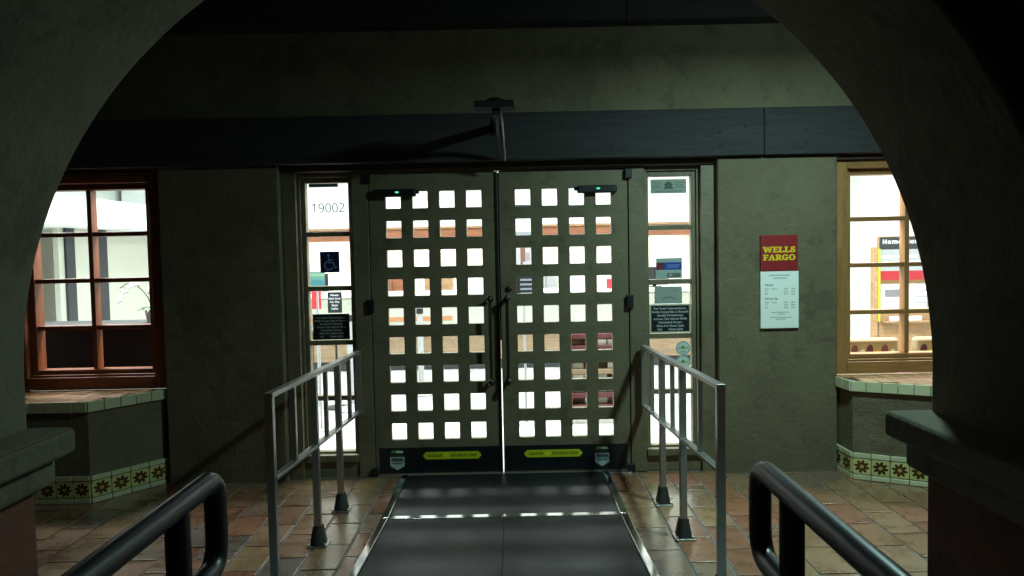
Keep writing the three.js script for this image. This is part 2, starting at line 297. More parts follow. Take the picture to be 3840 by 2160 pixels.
const branch = (edge) => canvas(384, 288, (c, w, h) => {
  c.fillStyle = edge ? '#b9b7a0' : '#0c1118'; c.fillRect(0, 0, w, h); c.fillStyle = '#0a0f18'; c.fillRect(edge, edge, w - 2 * edge, h - 2 * edge); c.fillStyle = '#d6dde2'; c.font = 'bold 27px serif'; c.textAlign = 'center'; c.textBaseline = 'middle';
  branchLines.forEach((l, i) => c.fillText(l, w / 2, 42 + i * 35, w - 2 * edge - 14));
});
notice('notice_board', 'black notice with pale text in the left side window', 'notice', branch(0), -1.378, -1.11, 1.008, 1.197);
notice('notice_board', 'black notice with cream border in the right side window', 'notice', branch(14), 1.093, 1.394, 1.008, 1.219);
notice('access_sign', 'small dark blue wheelchair sign in the left side window', 'sign', canvas(192, 208, (c, w, h) => {
  c.fillStyle = '#10184e'; c.fillRect(0, 0, w, h); c.strokeStyle = '#8fa0c4'; c.fillStyle = '#8fa0c4'; c.lineWidth = 11; c.lineCap = 'round'; c.lineJoin = 'round';
  c.beginPath(); c.arc(84, 38, 12, 0, 7); c.fill(); c.beginPath(); c.moveTo(84, 60); c.lineTo(88, 110); c.lineTo(132, 110); c.lineTo(150, 160); c.lineTo(166, 154); c.stroke(); c.beginPath(); c.moveTo(88, 82); c.lineTo(124, 82); c.stroke(); c.beginPath(); c.arc(88, 138, 42, -2.0 , 0.6, true); c.stroke();
}), -1.312, -1.17, 1.5, 1.654);
notice('strip_notice', 'narrow green grey strip at the top of the left side window', 'notice', canvas(128, 16, (c, w, h) => { c.fillStyle = '#5f8f80'; c.fillRect(0, 0, w, h); c.fillStyle = '#557f73'; c.fillRect(0, 10, 90, 3); }), -1.376, -1.165, 2.122, 2.147);
notice('lender_notice', 'grey notice with a dark emblem at the top of the right side window', 'notice', canvas(256, 104, (c, w, h) => {
  c.fillStyle = '#8d978a'; c.fillRect(0, 0, w, h); c.fillStyle = '#3c4c46'; c.beginPath(); c.moveTo(128, 12); c.lineTo(164, 40); c.lineTo(150, 44); c.lineTo(164, 72); c.lineTo(92, 72); c.lineTo(106, 44); c.lineTo(92, 40); c.fill();
  c.fillStyle = '#66756c'; for (const [x, y, l] of [[14, 22, 66], [14, 40, 60], [14, 56, 66], [176, 22, 64], [176, 40, 58], [176, 56, 64], [30, 84, 196]]) c.fillRect(x, y, l, 7);
}), 1.11, 1.37, 2.028, 2.13);
notice('blue_band_notice', 'white notice with a blue band in the right side window', 'notice', canvas(192, 160, (c, w, h) => {
  c.fillStyle = '#9fb0ae'; c.fillRect(0, 0, w, h); c.fillStyle = '#1d3f9a'; c.fillRect(0, 34, w, 58); c.fillStyle = '#6b2038'; c.fillRect(0, 34, 58, 58); c.fillStyle = '#7c92c8'; c.fillRect(80, 52, 96, 7); c.fillRect(80, 68, 86, 7); c.fillStyle = '#6f6a5c'; c.fillRect(80, 118, 100, 34); c.fillStyle = '#9fb0ae'; c.fillRect(96, 124, 24, 18);
}), 1.144, 1.333, 1.408, 1.557);
notice('grey_notice', 'plain grey notice above the cream bordered board in the right window', 'notice', canvas(192, 128, (c, w, h) => { c.fillStyle = '#98a29a'; c.fillRect(0, 0, w, h); c.strokeStyle = '#4a544e'; c.lineWidth = 5; c.beginPath(); c.arc(100, 150, 70, -2.3, -0.85); c.stroke(); c.fillStyle = '#838d85'; c.fillRect(110, 22, 62, 6); c.fillRect(110, 36, 50, 6); }), 1.13, 1.331, 1.224, 1.349, -0.0545);
const roundPrint = canvas(160, 160, (c, w, h) => { c.fillStyle = '#cfdccf'; c.fillRect(0, 0, w, h); c.strokeStyle = '#7f97a8'; c.lineWidth = 10; c.beginPath(); c.arc(80, 80, 72, 0, 7); c.stroke(); c.fillStyle = '#6c9a3a'; c.beginPath(); c.arc(80, 72, 20, 0, 7); c.fill(); c.fillStyle = '#3e4c44'; c.fillRect(22, 74, 34, 7); c.fillRect(104, 74, 34, 7); c.fillRect(52, 118, 56, 8); });
for (const [y, l] of [[0.892, 'upper round green and white sticker in the right side window'], [0.788, 'lower round green and white sticker in the right side window']]) { const t = thing('round_sticker', l, 'sticker', 'round stickers in the side window'); part(t, 'disc', new THREE.CircleGeometry(0.053, 32).translate(1.336, y, -0.0575), roundPrint); }

// ------------------------------------------------------------------ wall sign with opening hours
{
  const t = thing('bank_sign', 'red and white bank sign with opening hours on the right wall', 'sign');
  const red = canvas(320, 306, (c, w, h) => {
    c.fillStyle = '#8d1a20'; c.fillRect(0, 0, w, h); c.fillStyle = '#e3c21c'; c.font = 'bold 66px serif'; c.textAlign = 'center'; c.textBaseline = 'alphabetic'; c.lineWidth = 5; c.strokeStyle = '#e3c21c'; c.lineJoin = 'round';
    for (const [s, y] of [['WELLS', 146], ['FARGO', 214]]) { c.save(); c.translate(w / 2, y); const k = 284 / c.measureText(s).width; c.scale(k, 0.95); c.fillText(s, 0, 0); c.strokeText(s, 0, 0); c.restore(); }
  });
  const hours = canvas(320, 480, (c, w, h) => {
    c.fillStyle = '#f2f4ee'; c.fillRect(0, 0, w, h); c.fillStyle = '#5a6266'; c.textAlign = 'center'; c.globalAlpha = 0.45; for (const [x, y, l] of [[70, 26, 176], [104, 50, 116]]) c.fillRect(x, y, l, 10); c.globalAlpha = 1;
    c.textAlign = 'left'; c.font = 'bold 26px sans-serif'; c.fillText('Hours', 34, 122); c.fillText('Drive-Up', 34, 238); c.font = '19px sans-serif';
    const rows = [['Mon - Thurs', '9am', '5pm'], ['Fri', '9am', '6pm'], ['Sat', '9am', '4pm']];
    for (const y0 of [152, 268]) rows.forEach((r, i) => { c.fillText(r[0], 34, y0 + i * 22); c.fillText(r[1], 196, y0 + i * 22); c.fillText(r[2], 256, y0 + i * 22); });
    c.globalAlpha = 0.4; for (const [x, y, l] of [[86, 342, 156], [140, 358, 66], [76, 386, 184], [124, 401, 88]]) c.fillRect(x, y, l, 8); c.globalAlpha = 1;
  });
  const a = part(t, 'red_panel', rb(1.851, 2.116, 1.452, 1.706, 0.102, 0.118, 0.002), std([0.26, 0.02, 0.022], 0.4)); print(a, 'lettering', red, 1.853, 2.114, 1.454, 1.704, 0.1205);
  const b = part(t, 'white_panel', rb(1.849, 2.121, 1.044, 1.449, 0.102, 0.12, 0.002), M.white); print(b, 'lettering', hours, 1.851, 2.119, 1.046, 1.447, 0.1225);
}

// ------------------------------------------------------------------ bay windows with tiled planter walls
function bayWindow(s) {
  const w = thing('bay_window', s < 0 ? 'red brown wooden window of eight panes left of the entrance' : 'golden brown wooden window right of the wall sign, partly behind the arch', 'window', 'wooden windows either side');
  const q = (a, b) => [Math.min(s * a, s * b), Math.max(s * a, s * b)];
  const f = (a, b, y0, y1, z0, z1, nm, up) => { const [x0, x1] = q(a, b), g = rb(x0, x1, y0, y1, z0, z1, 0.005); return part(w, nm, up ? upright(g) : g, s < 0 ? M.redwood : M.honeywood); };
  f(2.412, 2.497, 0.7, 2.23, -0.13, 0.055, 'frame', 1); f(3.42, 3.508, 0.7, 2.23, -0.13, 0.055, 'frame', 1); f(2.4975, 3.4195, 2.172, 2.23, -0.13, 0.055, 'frame'); f(2.4975, 3.4195, 0.7, 0.782, -0.13, 0.057, 'frame');
  f(2.5, 2.541, 0.8, 2.17, -0.1, 0.004, 'sash', 1); f(3.369, 3.418, 0.8, 2.17, -0.1, 0.004, 'sash', 1); f(2.5415, 3.3685, 2.13, 2.17, -0.1, 0.004, 'sash'); f(2.5, 3.418, 0.784, 0.7985, -0.1, 0.03, 'sash'); f(2.5415, 3.3685, 0.8, 0.832, -0.1, 0.004, 'sash');
  f(2.938, 2.972, 0.833, 2.129, -0.085, -0.004, 'glazing_bar', 1);
  const ys = [0.832, 1.136, 1.478, 1.812, 2.13];
  for (let k = 1; k < 4; k++) { f(2.542, 2.9365, ys[k] - 0.016, ys[k] + 0.016, -0.085, -0.006, 'glazing_bar'); f(2.9735, 3.368, ys[k] - 0.016, ys[k] + 0.016, -0.085, -0.006, 'glazing_bar'); }
  for (let k = 0; k < 4; k++) for (const [a, b] of [[2.541, 2.945], [2.965, 3.37]]) { const [x0, x1] = q(a, b); part(w, 'pane', new THREE.PlaneGeometry(x1 - x0, ys[k + 1] - ys[k]).translate((x0 + x1) / 2, (ys[k] + ys[k + 1]) / 2, -0.045), M.glass); }
}
bayWindow(-1); bayWindow(1);
const flowerTiles = [0, 1, 2].map((v) => {
  const col = ['#553410', '#4b3010', '#5e3a12'][v];
  return canvas(128, 128, (c, w, h) => {
    c.fillStyle = ['#cbc888', '#c2bf80', '#d0ca8c'][v]; c.fillRect(0, 0, w, h); c.translate(64, 64);
    for (let k = 0; k < 8; k++) { c.save(); c.rotate(k * Math.PI / 4 + 0.2); c.fillStyle = col; c.beginPath(); c.ellipse(0, -34, 12, 22, 0, 0, 7); c.fill(); c.restore(); }
    c.fillStyle = '#b07a26'; c.beginPath(); c.arc(0, 0, 8, 0, 7); c.fill();
    c.fillStyle = '#b9a95c'; for (const [x, y] of [[-1, -1], [1, -1], [-1, 1], [1, 1]]) { c.beginPath(); c.arc(x * 64, y * 64, 14, 0, 7); c.fill(); }
  }, 0.22);
});
function planter(s) {
  const t = thing('planter_wall', s < 0 ? 'low stucco planter wall with flower tile base under the left window' : 'low stucco planter wall with flower tile base under the right window', 'planter', 'tiled planter walls below the windows');
  const plan = s < 0 ? [[-2.44, 0.002], [-2.443, 0.06], [-2.752, 0.485], [-3.21, 0.487], [-3.5, 0.06], [-3.5, 0.002]] : [[2.422, 0.002], [2.43, 0.285], [2.84, 0.508], [3.3, 0.53], [3.5, 0.3], [3.5, 0.002]];
  const P = s < 0 ? plan.slice().reverse() : plan;
  part(t, 'wall', prism(P, 0, 0.615), M.stucco);
  // outline pushed out by d
  const out = (d) => plan.map(([x, z], i) => { const n = [0, 0]; for (const [a, b] of [[i - 1, i], [i, i + 1]]) if (plan[a] && plan[b]) { let dx = plan[b][0] - plan[a][0], dz = plan[b][1] - plan[a][1], l = Math.hypot(dx, dz), nx = dz / l, nz = -dx / l; if (s > 0) { nx = -nx; nz = -nz; } n[0] += nx; n[1] += nz; } const l = Math.hypot(...n) || 1; const k = d / Math.max(0.6, l / 2); return [x + n[0] / l * k, Math.max(z + n[1] / l * k, 0.002)]; });
  const o1 = out(0.02); o1[0][1] = o1[5][1] = 0.002;
  const sill = part(t, 'sill', prism(s < 0 ? o1.slice().reverse() : o1, 0.6155, 0.672), M.grout);
  // facing tiles along the walls and clay tiles on the sill
  const lay = (line, y0, y1, len, mats, nm, parent, th, gap = 0.005, wrap = 0) => {
    const clean = 0.004;
    for (let i = 0; i < line.length - 1; i++) {
      const [ax, az] = line[i], [bx2, bz] = line[i + 1], L = Math.hypot(bx2 - ax, bz - az); if (L < 0.03) continue;
      const n = Math.max(1, Math.round(L / len)), w = L / n, ang = Math.atan2(-(bz - az), bx2 - ax);
      let nx = (bz - az) / L, nz = -(bx2 - ax) / L; if (s > 0) { nx = -nx; nz = -nz; }
      for (let k = 0; k < n; k++) {
        const f = (k + 0.5) / n, g = new RoundedBoxGeometry(w - gap, y1 - y0 - gap, th, 1, 0.0025);
        const p = g.attributes.position, u = g.attributes.uv; for (let j = 0; j < p.count; j++) u.setXY(j, p.getX(j) / (w - gap) + 0.5, p.getY(j) / (y1 - y0 - gap) + 0.5);
        const m = part(parent, nm, g, mats[Math.floor(rnd() * mats.length)], [ax + (bx2 - ax) * f + nx * (th / 2 - clean), (y0 + y1) / 2, az + (bz - az) * f + nz * (th / 2 - clean)]);
        m.rotation.y = s < 0 ? ang + Math.PI : ang; m.rotation.z = R(-0.006, 0.006);
      }
    }
  };
  const cream = [M.cream, std([0.58, 0.57, 0.36], 0.22), std([0.66, 0.63, 0.42], 0.3)];
  lay(plan, 0.04, 0.152, 0.117, flowerTiles, 'flower_tile', t, 0.014);
  lay(plan, 0.153, 0.19, 0.117, cream, 'trim_tile', t, 0.018);
  lay(plan, 0.002, 0.039, 0.117, cream, 'trim_tile', t, 0.018);
  lay(o1, 0.617, 0.692, 0.105, cream, 'edge_tile', sill, 0.014);
  const clay = [M.sillClay, std([0.6, 0.34, 0.16], 0.5, { map: clayTone }), std([0.5, 0.25, 0.12], 0.55, { map: clayTone })];
  const xs = o1.map((p) => p[0]), xa = Math.min(...xs), xb = Math.max(...xs), at = (x) => { for (let i = 0; i < 5; i++) { const [a, b] = [o1[i], o1[i + 1]]; if ((x - a[0]) * (x - b[0]) <= 0 && Math.abs(a[0] - b[0]) > 0.012) return a[1] + (b[1] - a[1]) * (x - a[0]) / (b[0] - a[0]); } return 0.06; };
  for (let x = xa + 0.004; x < xb - 0.05; x += 0.101) for (let r = 0; r < 3; r++) {
    const xe = Math.min(x + 0.097, xb - 0.004), zm = Math.min(at(x + 0.006), at(xe - 0.004)) - 0.006, z0 = 0.06 + r * 0.155, z1 = Math.min(z0 + 0.15, zm); if (z1 - z0 < 0.03) continue;
    part(sill, 'clay_tile', rb(x, xe, 0.6725, 0.688 + R(-0.002, 0.002), z0, z1, 0.005, 1), clay[Math.floor(rnd() * 3)]);
  }
}
planter(-1); planter(1);

// ------------------------------------------------------------------ ramp
{
  const r = thing('access_ramp', 'rubber covered ramp with bright metal edges leading to the doors', 'ramp');
  const slope = 0.05, z1 = 0.935, z2 = 3.19, ang = Math.atan(slope), len = (z2 - z1) / Math.cos(ang);
  part(r, 'flat_mat', rb(-0.69, 0.712, 0.0105, 0.0185, 0.055, 0.915, 0.003), M.rubber); part(r, 'deck', bx(-0.72, 0.742, -0.003, 0.010, 0.052, 0.93), M.shoe);
  const inc = (nm, x0, x1, y0, y1, mat, rr = 0.003) => { const g = rb(x0, x1, y0, y1, 0, len, rr); const m = part(r, nm, g, mat, [0, 0.0, z1 + 0.012]); m.rotation.x = -ang; return m; };
  inc('sloped_mat', -0.69, 0.008, 0.012, 0.0195, M.rubber); inc('sloped_mat', 0.011, 0.712, 0.012, 0.0195, M.rubber); inc('deck', -0.72, 0.742, -0.012, 0.0115, M.shoe);
  part(r, 'seam_strip', rb(-0.69, 0.712, 0.012, 0.0235, 0.908, 0.96, 0.003), M.aluEdge);
  for (const [a, b] of [[-0.738, -0.691], [0.713, 0.76]]) { const tilt = a < 0 ? 0.075 : -0.075, mid = (a + b) / 2; const e1 = part(r, 'edge_strip', rb(a - mid, b - mid, -0.002, 0.024, 0.055, 0.936, 0.006), M.aluEdge, [mid, 0, 0]); e1.rotation.z = tilt; const e2 = part(r, 'edge_strip', rb(a - mid, b - mid, -0.002, 0.026, 0, len, 0.006), M.aluEdge, [mid, 0, z1 + 0.012]); e2.rotation.set(-ang, 0, tilt); }
}

// ------------------------------------------------------------------ silver handrails beside the ramp
function handrail(s) {
  const t = thing('handrail', s < 0 ? 'silver metal handrail along the left edge of the ramp' : 'silver metal handrail along the right edge of the ramp', 'handrail', 'silver handrails beside the ramp');
  const X = s < 0 ? -1.028 : 1.022, zs = [0.07, 0.395, 0.722, 1.03, 1.29, 1.68, 2.05], top = (z) => 0.935 + 0.034 * z, bot = (z) => 0.505 + 0.053 * z, h = 0.019;
  const inc = (nm, y, k, hh, ww) => { const L = (2.05 - 0.07 + 2 * h), g = rb(-ww, ww, -hh, hh, -L / 2, L / 2, 0.003); const m = part(t, nm, g, M.alu, [X, y(1.06) - hh, 1.06]); m.rotation.x = -Math.atan(k); return m; };
  inc('top_rail', top, 0.034, 0.011, 0.021); inc('bottom_rail', bot, 0.053, 0.009, 0.019);
  zs.forEach((z, i) => {
    if (i === 0) part(t, 'end_bar', rb(X - h, X + h, bot(z), top(z) - 0.022, z - h, z + h, 0.003), M.alu);
    else if (i % 2) part(t, 'baluster', rb(X - 0.012, X + 0.012, bot(z), top(z) - 0.022, z - 0.014, z + 0.014, 0.003), M.alu);
    else {
      const p = part(t, 'post', rb(X - h, X + h, 0.03, top(z) - 0.021, z - h, z + h, 0.003), M.alu);
      part(p, 'base_shoe', cyl(0.058, 0.034, 0.105, 0, 0, 0, 4).rotateY(Math.PI / 4).translate(X, 0.062, z), M.shoe);
      part(p, 'base_plate', rb(X - 0.055, X + 0.055, 0.002, 0.0105, z - 0.055, z + 0.055, 0.002), M.alu);
      for (const d of [-1, 1]) part(p, 'bolt', cyl(0.008, 0.008, 0.012, X + d * 0.045, 0.015, z + 0.043, 8), M.alu);
    }
  });
}
handrail(-1); handrail(1);

// ------------------------------------------------------------------ black tube railings in the foreground
function blackRail(s) {
  const t = thing('tube_railing', s < 0 ? 'black tube railing in the left foreground' : 'black tube railing in the right foreground', 'railing', 'black tube railings in the foreground');
  const X = s < 0 ? -0.765 : 0.773, y = 1.0, y2 = 0.752, z = 3.345, r = 0.031, c = 0.06, pts = [], ze = 6.4;
  const path = new THREE.CurvePath(), V = (a, b) => new THREE.Vector3(X, a, b);
  path.add(new THREE.LineCurve3(V(y, ze), V(y, z + c))); path.add(new THREE.QuadraticBezierCurve3(V(y, z + c), V(y, z), V(y - c, z))); path.add(new THREE.LineCurve3(V(y - c, z), V(y2 + c * 1.3, z)));
  path.add(new THREE.QuadraticBezierCurve3(V(y2 + c * 1.3, z), V(y2, z), V(y2, z + c * 1.3))); path.add(new THREE.LineCurve3(V(y2, z + c * 1.3), V(y2, ze)));
  class Whole extends THREE.Curve { getPoint(u, o = new THREE.Vector3()) { return o.copy(path.getPoint(Math.min(u, 1))); } }
  part(t, 'rail', new THREE.TubeGeometry(new Whole(), 420, r, 20, false), M.blackMetal);
  for (const zp of [3.585, 5.2]) { const p = part(t, 'post', cyl(r, r, y - 0.11, X, 0.11 + (y - 0.11) / 2, zp, 24), M.blackMetal); part(p, 'foot', cyl(0.06, 0.05, 0.015, X, 0.12, zp, 24), M.blackMetal); }
}
blackRail(-1); blackRail(1);

// ------------------------------------------------------------------ camera bracket over the doors
{
  const t = thing('overhead_sensor', 'black overhead sensor on a bracket above the meeting door leaves', 'sensor');
  part(t, 'head', rb(-0.126, 0.131, 2.522, 2.566, 0.6, 0.74, 0.01), M.black);
  part(t, 'dome', new THREE.SphereGeometry(0.06, 28, 16, 0, Math.PI * 2, 0, Math.PI / 2).scale(1.1, 0.5, 0.9).translate(0.004, 2.565, 0.67), M.blackMetal);
  part(t, 'arm', rb(-0.018, 0.04, 2.478, 2.521, 0.151, 0.7, 0.006), M.black);
  part(t, 'wall_plate', rb(-0.03, 0.052, 2.44, 2.56, 0.151, 0.163, 0.004), M.black);
  part(t, 'strut', tube([[0.012, 2.27, 0.175], [0.012, 2.32, 0.24], [0.012, 2.42, 0.4], [0.012, 2.49, 0.6]], 0.014, 30, 10), M.blackMetal);
  part(t, 'cable', tube([[0.036, 2.52, 0.58], [0.044, 2.47, 0.5], [0.05, 2.4, 0.36], [0.056, 2.32, 0.24], [0.056, 2.262, 0.18]], 0.007, 40, 8), M.alu);
}

// ------------------------------------------------------------------ porch lantern (hangs behind the right haunch of the arch)
{
  const L = [1.87, 3.12, 1.75], t = thing('porch_lamp', 'hooded lamp with round glass bowl hanging from the porch roof behind the arch', 'lamp', null, L);
  const hood = new THREE.LatheGeometry([[0.02, 0.15], [0.06, 0.14], [0.15, 0.08], [0.172, 0.004], [0.165, 0.002], [0.143, 0.075], [0.05, 0.125], [0.02, 0.13]].map((p) => new THREE.Vector2(...p)), 40);
  part(t, 'hood', hood, M.bronze); part(t, 'chain', cyl(0.008, 0.008, 0.19, 0, 0.235, 0, 10), M.bronze); part(t, 'canopy', cyl(0.05, 0.03, 0.02, 0, 0.327, 0, 20), M.bronze);
  part(t, 'lamp_bowl', new THREE.SphereGeometry(0.122, 32, 20, 0, Math.PI * 2, Math.PI / 2, Math.PI / 2).scale(1, 0.95, 1), emissive([0.58, 0.98, 0.93], 5));
  const c = new THREE.Color().setRGB(0.58, 0.98, 0.93), p = new THREE.RectAreaLight(c, 530, 0.2, 0.2); p.position.y = -0.128; p.rotation.x = -Math.PI / 2; p.name = 'lamp_light'; t.add(p);
  const q = new THREE.PointLight(c, 0.8); q.position.y = -0.05; q.castShadow = true; q.shadow.radius = 2; q.name = 'bowl_light'; t.add(q);
}

// ------------------------------------------------------------------ lobby behind the glass
structure('lobby_floor', bx(-6.4, 6.8, -0.2, 0, -7.6, -0.13), M.floorIn);
structure('lobby_ceiling', bx(-6.5, 6.9, 3.3, 3.48, -7.7, -0.145), M.ceiling);
structure('lobby_wall_back', bx(-6.5, 6.9, 0, 3.3, -7.7, -7.55), M.warmWall);
structure('lobby_wall_left', bx(-6.5, -6.3, 0, 3.3, -7.55, -0.145), M.wallIn);
structure('lobby_wall_right', bx(5.5, 5.7, 0, 3.3, -7.55, -0.145), M.wallIn);
structure('lobby_wall_front', bx(-6.4, -5.2, 0, 3.3, -0.3, -0.145), M.wallIn);
structure('lobby_wall_front', bx(5.2, 6.8, 0, 3.3, -0.3, -0.145), M.wallIn);
{
  const spots = []; for (const x of [-3.9, -1.3, 1.3, 3.7]) for (const z of [-0.95, -4.6]) spots.push([x, z]);
  const glow = emissive([0.9, 0.99, 1], 6), words = ['far left', 'left', 'right', 'far right'];
  spots.forEach(([x, z], i) => {
    const t = thing('ceiling_light', `${z > -2 ? 'front' : 'rear'} ${words[Math.floor(i / 2)]} light panel in the lobby ceiling`, 'light', 'lobby ceiling lights', [x, 3.3, z]);
    part(t, 'frame', rb(-0.64, 0.64, -0.035, -0.002, -0.34, 0.34, 0.006), M.white); part(t, 'diffuser', bx(-0.6, 0.6, -0.042, -0.036, -0.3, 0.3), glow);
    const l = new THREE.RectAreaLight(new THREE.Color().setRGB(0.9, 0.99, 1), z > -2 ? (Math.abs(x) > 3 ? 95 : 62) : 34, 1.2, 0.6); l.position.y = -0.05; l.rotation.x = -Math.PI / 2; l.name = 'panel_light'; t.add(l);
  });
}
{
  const c = thing('teller_counter', 'long teller counter with tan panels and pale top band', 'counter');
  for (let k = 0; k < 8; k++) { const x = -3.6 + k * 0.9; part(c, 'kick_board', bx(x, x + 0.9, 0, 0.14, -5.5, -5.06), M.darkKick); part(c, 'front_panel', bx(x + 0.006, x + 0.894, 0.14, 0.58, -5.5, -5.0), M.tan); part(c, 'upper_panel', bx(x + 0.003, x + 0.897, 0.58, 1.03, -5.5, -4.99), M.pale); }
  part(c, 'stripe', bx(-3.6, -0.75, 0.695, 0.755, -4.988, -4.98), M.orange); part(c, 'counter_top', rb(-3.65, 3.65, 1.035, 1.085, -5.65, -4.94, 0.01), M.warmWall);
  const v = thing('wooden_valance', 'brown wooden valance with trim over the teller windows', 'valance');
  part(v, 'board', bx(-6.0, 3.6, 1.855, 2.03, -6.85, -6.8), M.darkOak); part(v, 'trim', rb(-6.02, 3.62, 2.031, 2.065, -6.9, -6.76, 0.006), M.oak); part(v, 'shelf', bx(-6.0, 3.6, 2.0, 2.03, -7.55, -6.86), M.oak);
  const bh = thing('bulkhead', 'white wall face above the wooden valance', 'wall'); part(bh, 'face', bx(-6.2, 6.6, 2.068, 3.298, -7.5, -6.78), M.ceiling);
  for (let k = 0; k < 5; k++) {
    const x = -4.9 + k * 1.85, t = thing('teller_light', ['first', 'second', 'third', 'fourth', 'fifth'][k] + ' strip light from the left under the wooden valance', 'light', 'strip lights under the valance', [x, 1.995, -7.1]);
    part(t, 'body', bx(-0.6, 0.6, -0.04, 0.002, -0.06, 0.06), M.white); part(t, 'tube', bx(-0.57, 0.57, -0.048, -0.041, -0.045, 0.045), emissive([1, 0.955, 0.88], 6));
    const l = new THREE.RectAreaLight(new THREE.Color().setRGB(1, 0.965, 0.92), 75, 1.14, 0.09); l.position.y = -0.055; l.rotation.x = -Math.PI / 2; l.name = 'strip_light'; t.add(l);
  }
  for (const [x, l] of [[-2.75, 'left'], [-0.1, 'middle'], [2.15, 'right']]) {
    const t = thing('teller_screen', `${l} black computer screen on the teller counter`, 'screen', 'screens on the counter', [x, 1.085, -5.35]);
    part(t, 'housing', rb(-0.2, 0.2, 0.03, 0.29, -0.03, 0, 0.008), M.black); part(t, 'stand', cyl(0.03, 0.02, 0.12, 0, 0.06, -0.05, 12), M.black); part(t, 'foot', rb(-0.1, 0.1, 0, 0.012, -0.14, 0.04, 0.004), M.black);
  }
  for (const [x, w, h, m, l] of [[-1.75, 0.5, 0.3, M.darkOak, 'brown cabinet behind the left of the counter'], [-1.05, 0.42, 0.26, M.oak, 'light wood cabinet behind the counter'], [0.62, 0.34, 0.28, M.grey, 'grey cabinet behind the counter'], [-3.2, 0.6, 0.22, M.white, 'white cabinet at the left end behind the counter']]) {
    const t = thing('back_cabinet', l, 'cabinet', 'cabinets behind the counter', [x, 0, -6.4]); part(t, 'carcass', rb(-w / 2, w / 2, 0, 1.05 + h, -0.25, 0.25, 0.008), m);
    for (const d of [-1, 1]) part(t, 'cabinet_door', rb(d > 0 ? 0.006 : -w / 2 + 0.01, d > 0 ? w / 2 - 0.01 : -0.006, 0.06, 1.02 + h, 0.252, 0.268, 0.004), m);
  }
  const sg = thing('counter_sign', 'small red sign standing on the right of the counter', 'sign', null, [1.62, 1.085, -5.1]); part(sg, 'plate', rb(-0.2, 0.2, 0.0, 0.14, 0, 0.012, 0.003), M.red); part(sg, 'card', rb(-0.03, 0.03, 0.145, 0.36, 0, 0.01, 0.003), std([0.2, 0.18, 0.4], 0.5)); part(sg, 'foot', rb(-0.2, 0.2, -0.001, 0.01, -0.05, -0.001, 0.003), M.red);
}
for (const [x, z, l] of [[-0.98, -3.2, 'left'], [-1.62, -2.4, 'far left']]) {
  const t = thing('queue_post', `${l} grey queue post on the lobby floor`, 'post', 'queue posts in the lobby', [x, 0, z]);
  part(t, 'base', new THREE.LatheGeometry([[0, 0], [0.17, 0], [0.17, 0.015], [0.05, 0.05], [0.035, 0.07]].map((p) => new THREE.Vector2(...p)), 32), M.grey); part(t, 'pole', cyl(0.034, 0.034, 0.9, 0, 0.5, 0, 20), M.grey); part(t, 'cap', cyl(0.042, 0.038, 0.06, 0, 0.97, 0, 20), M.black);
}
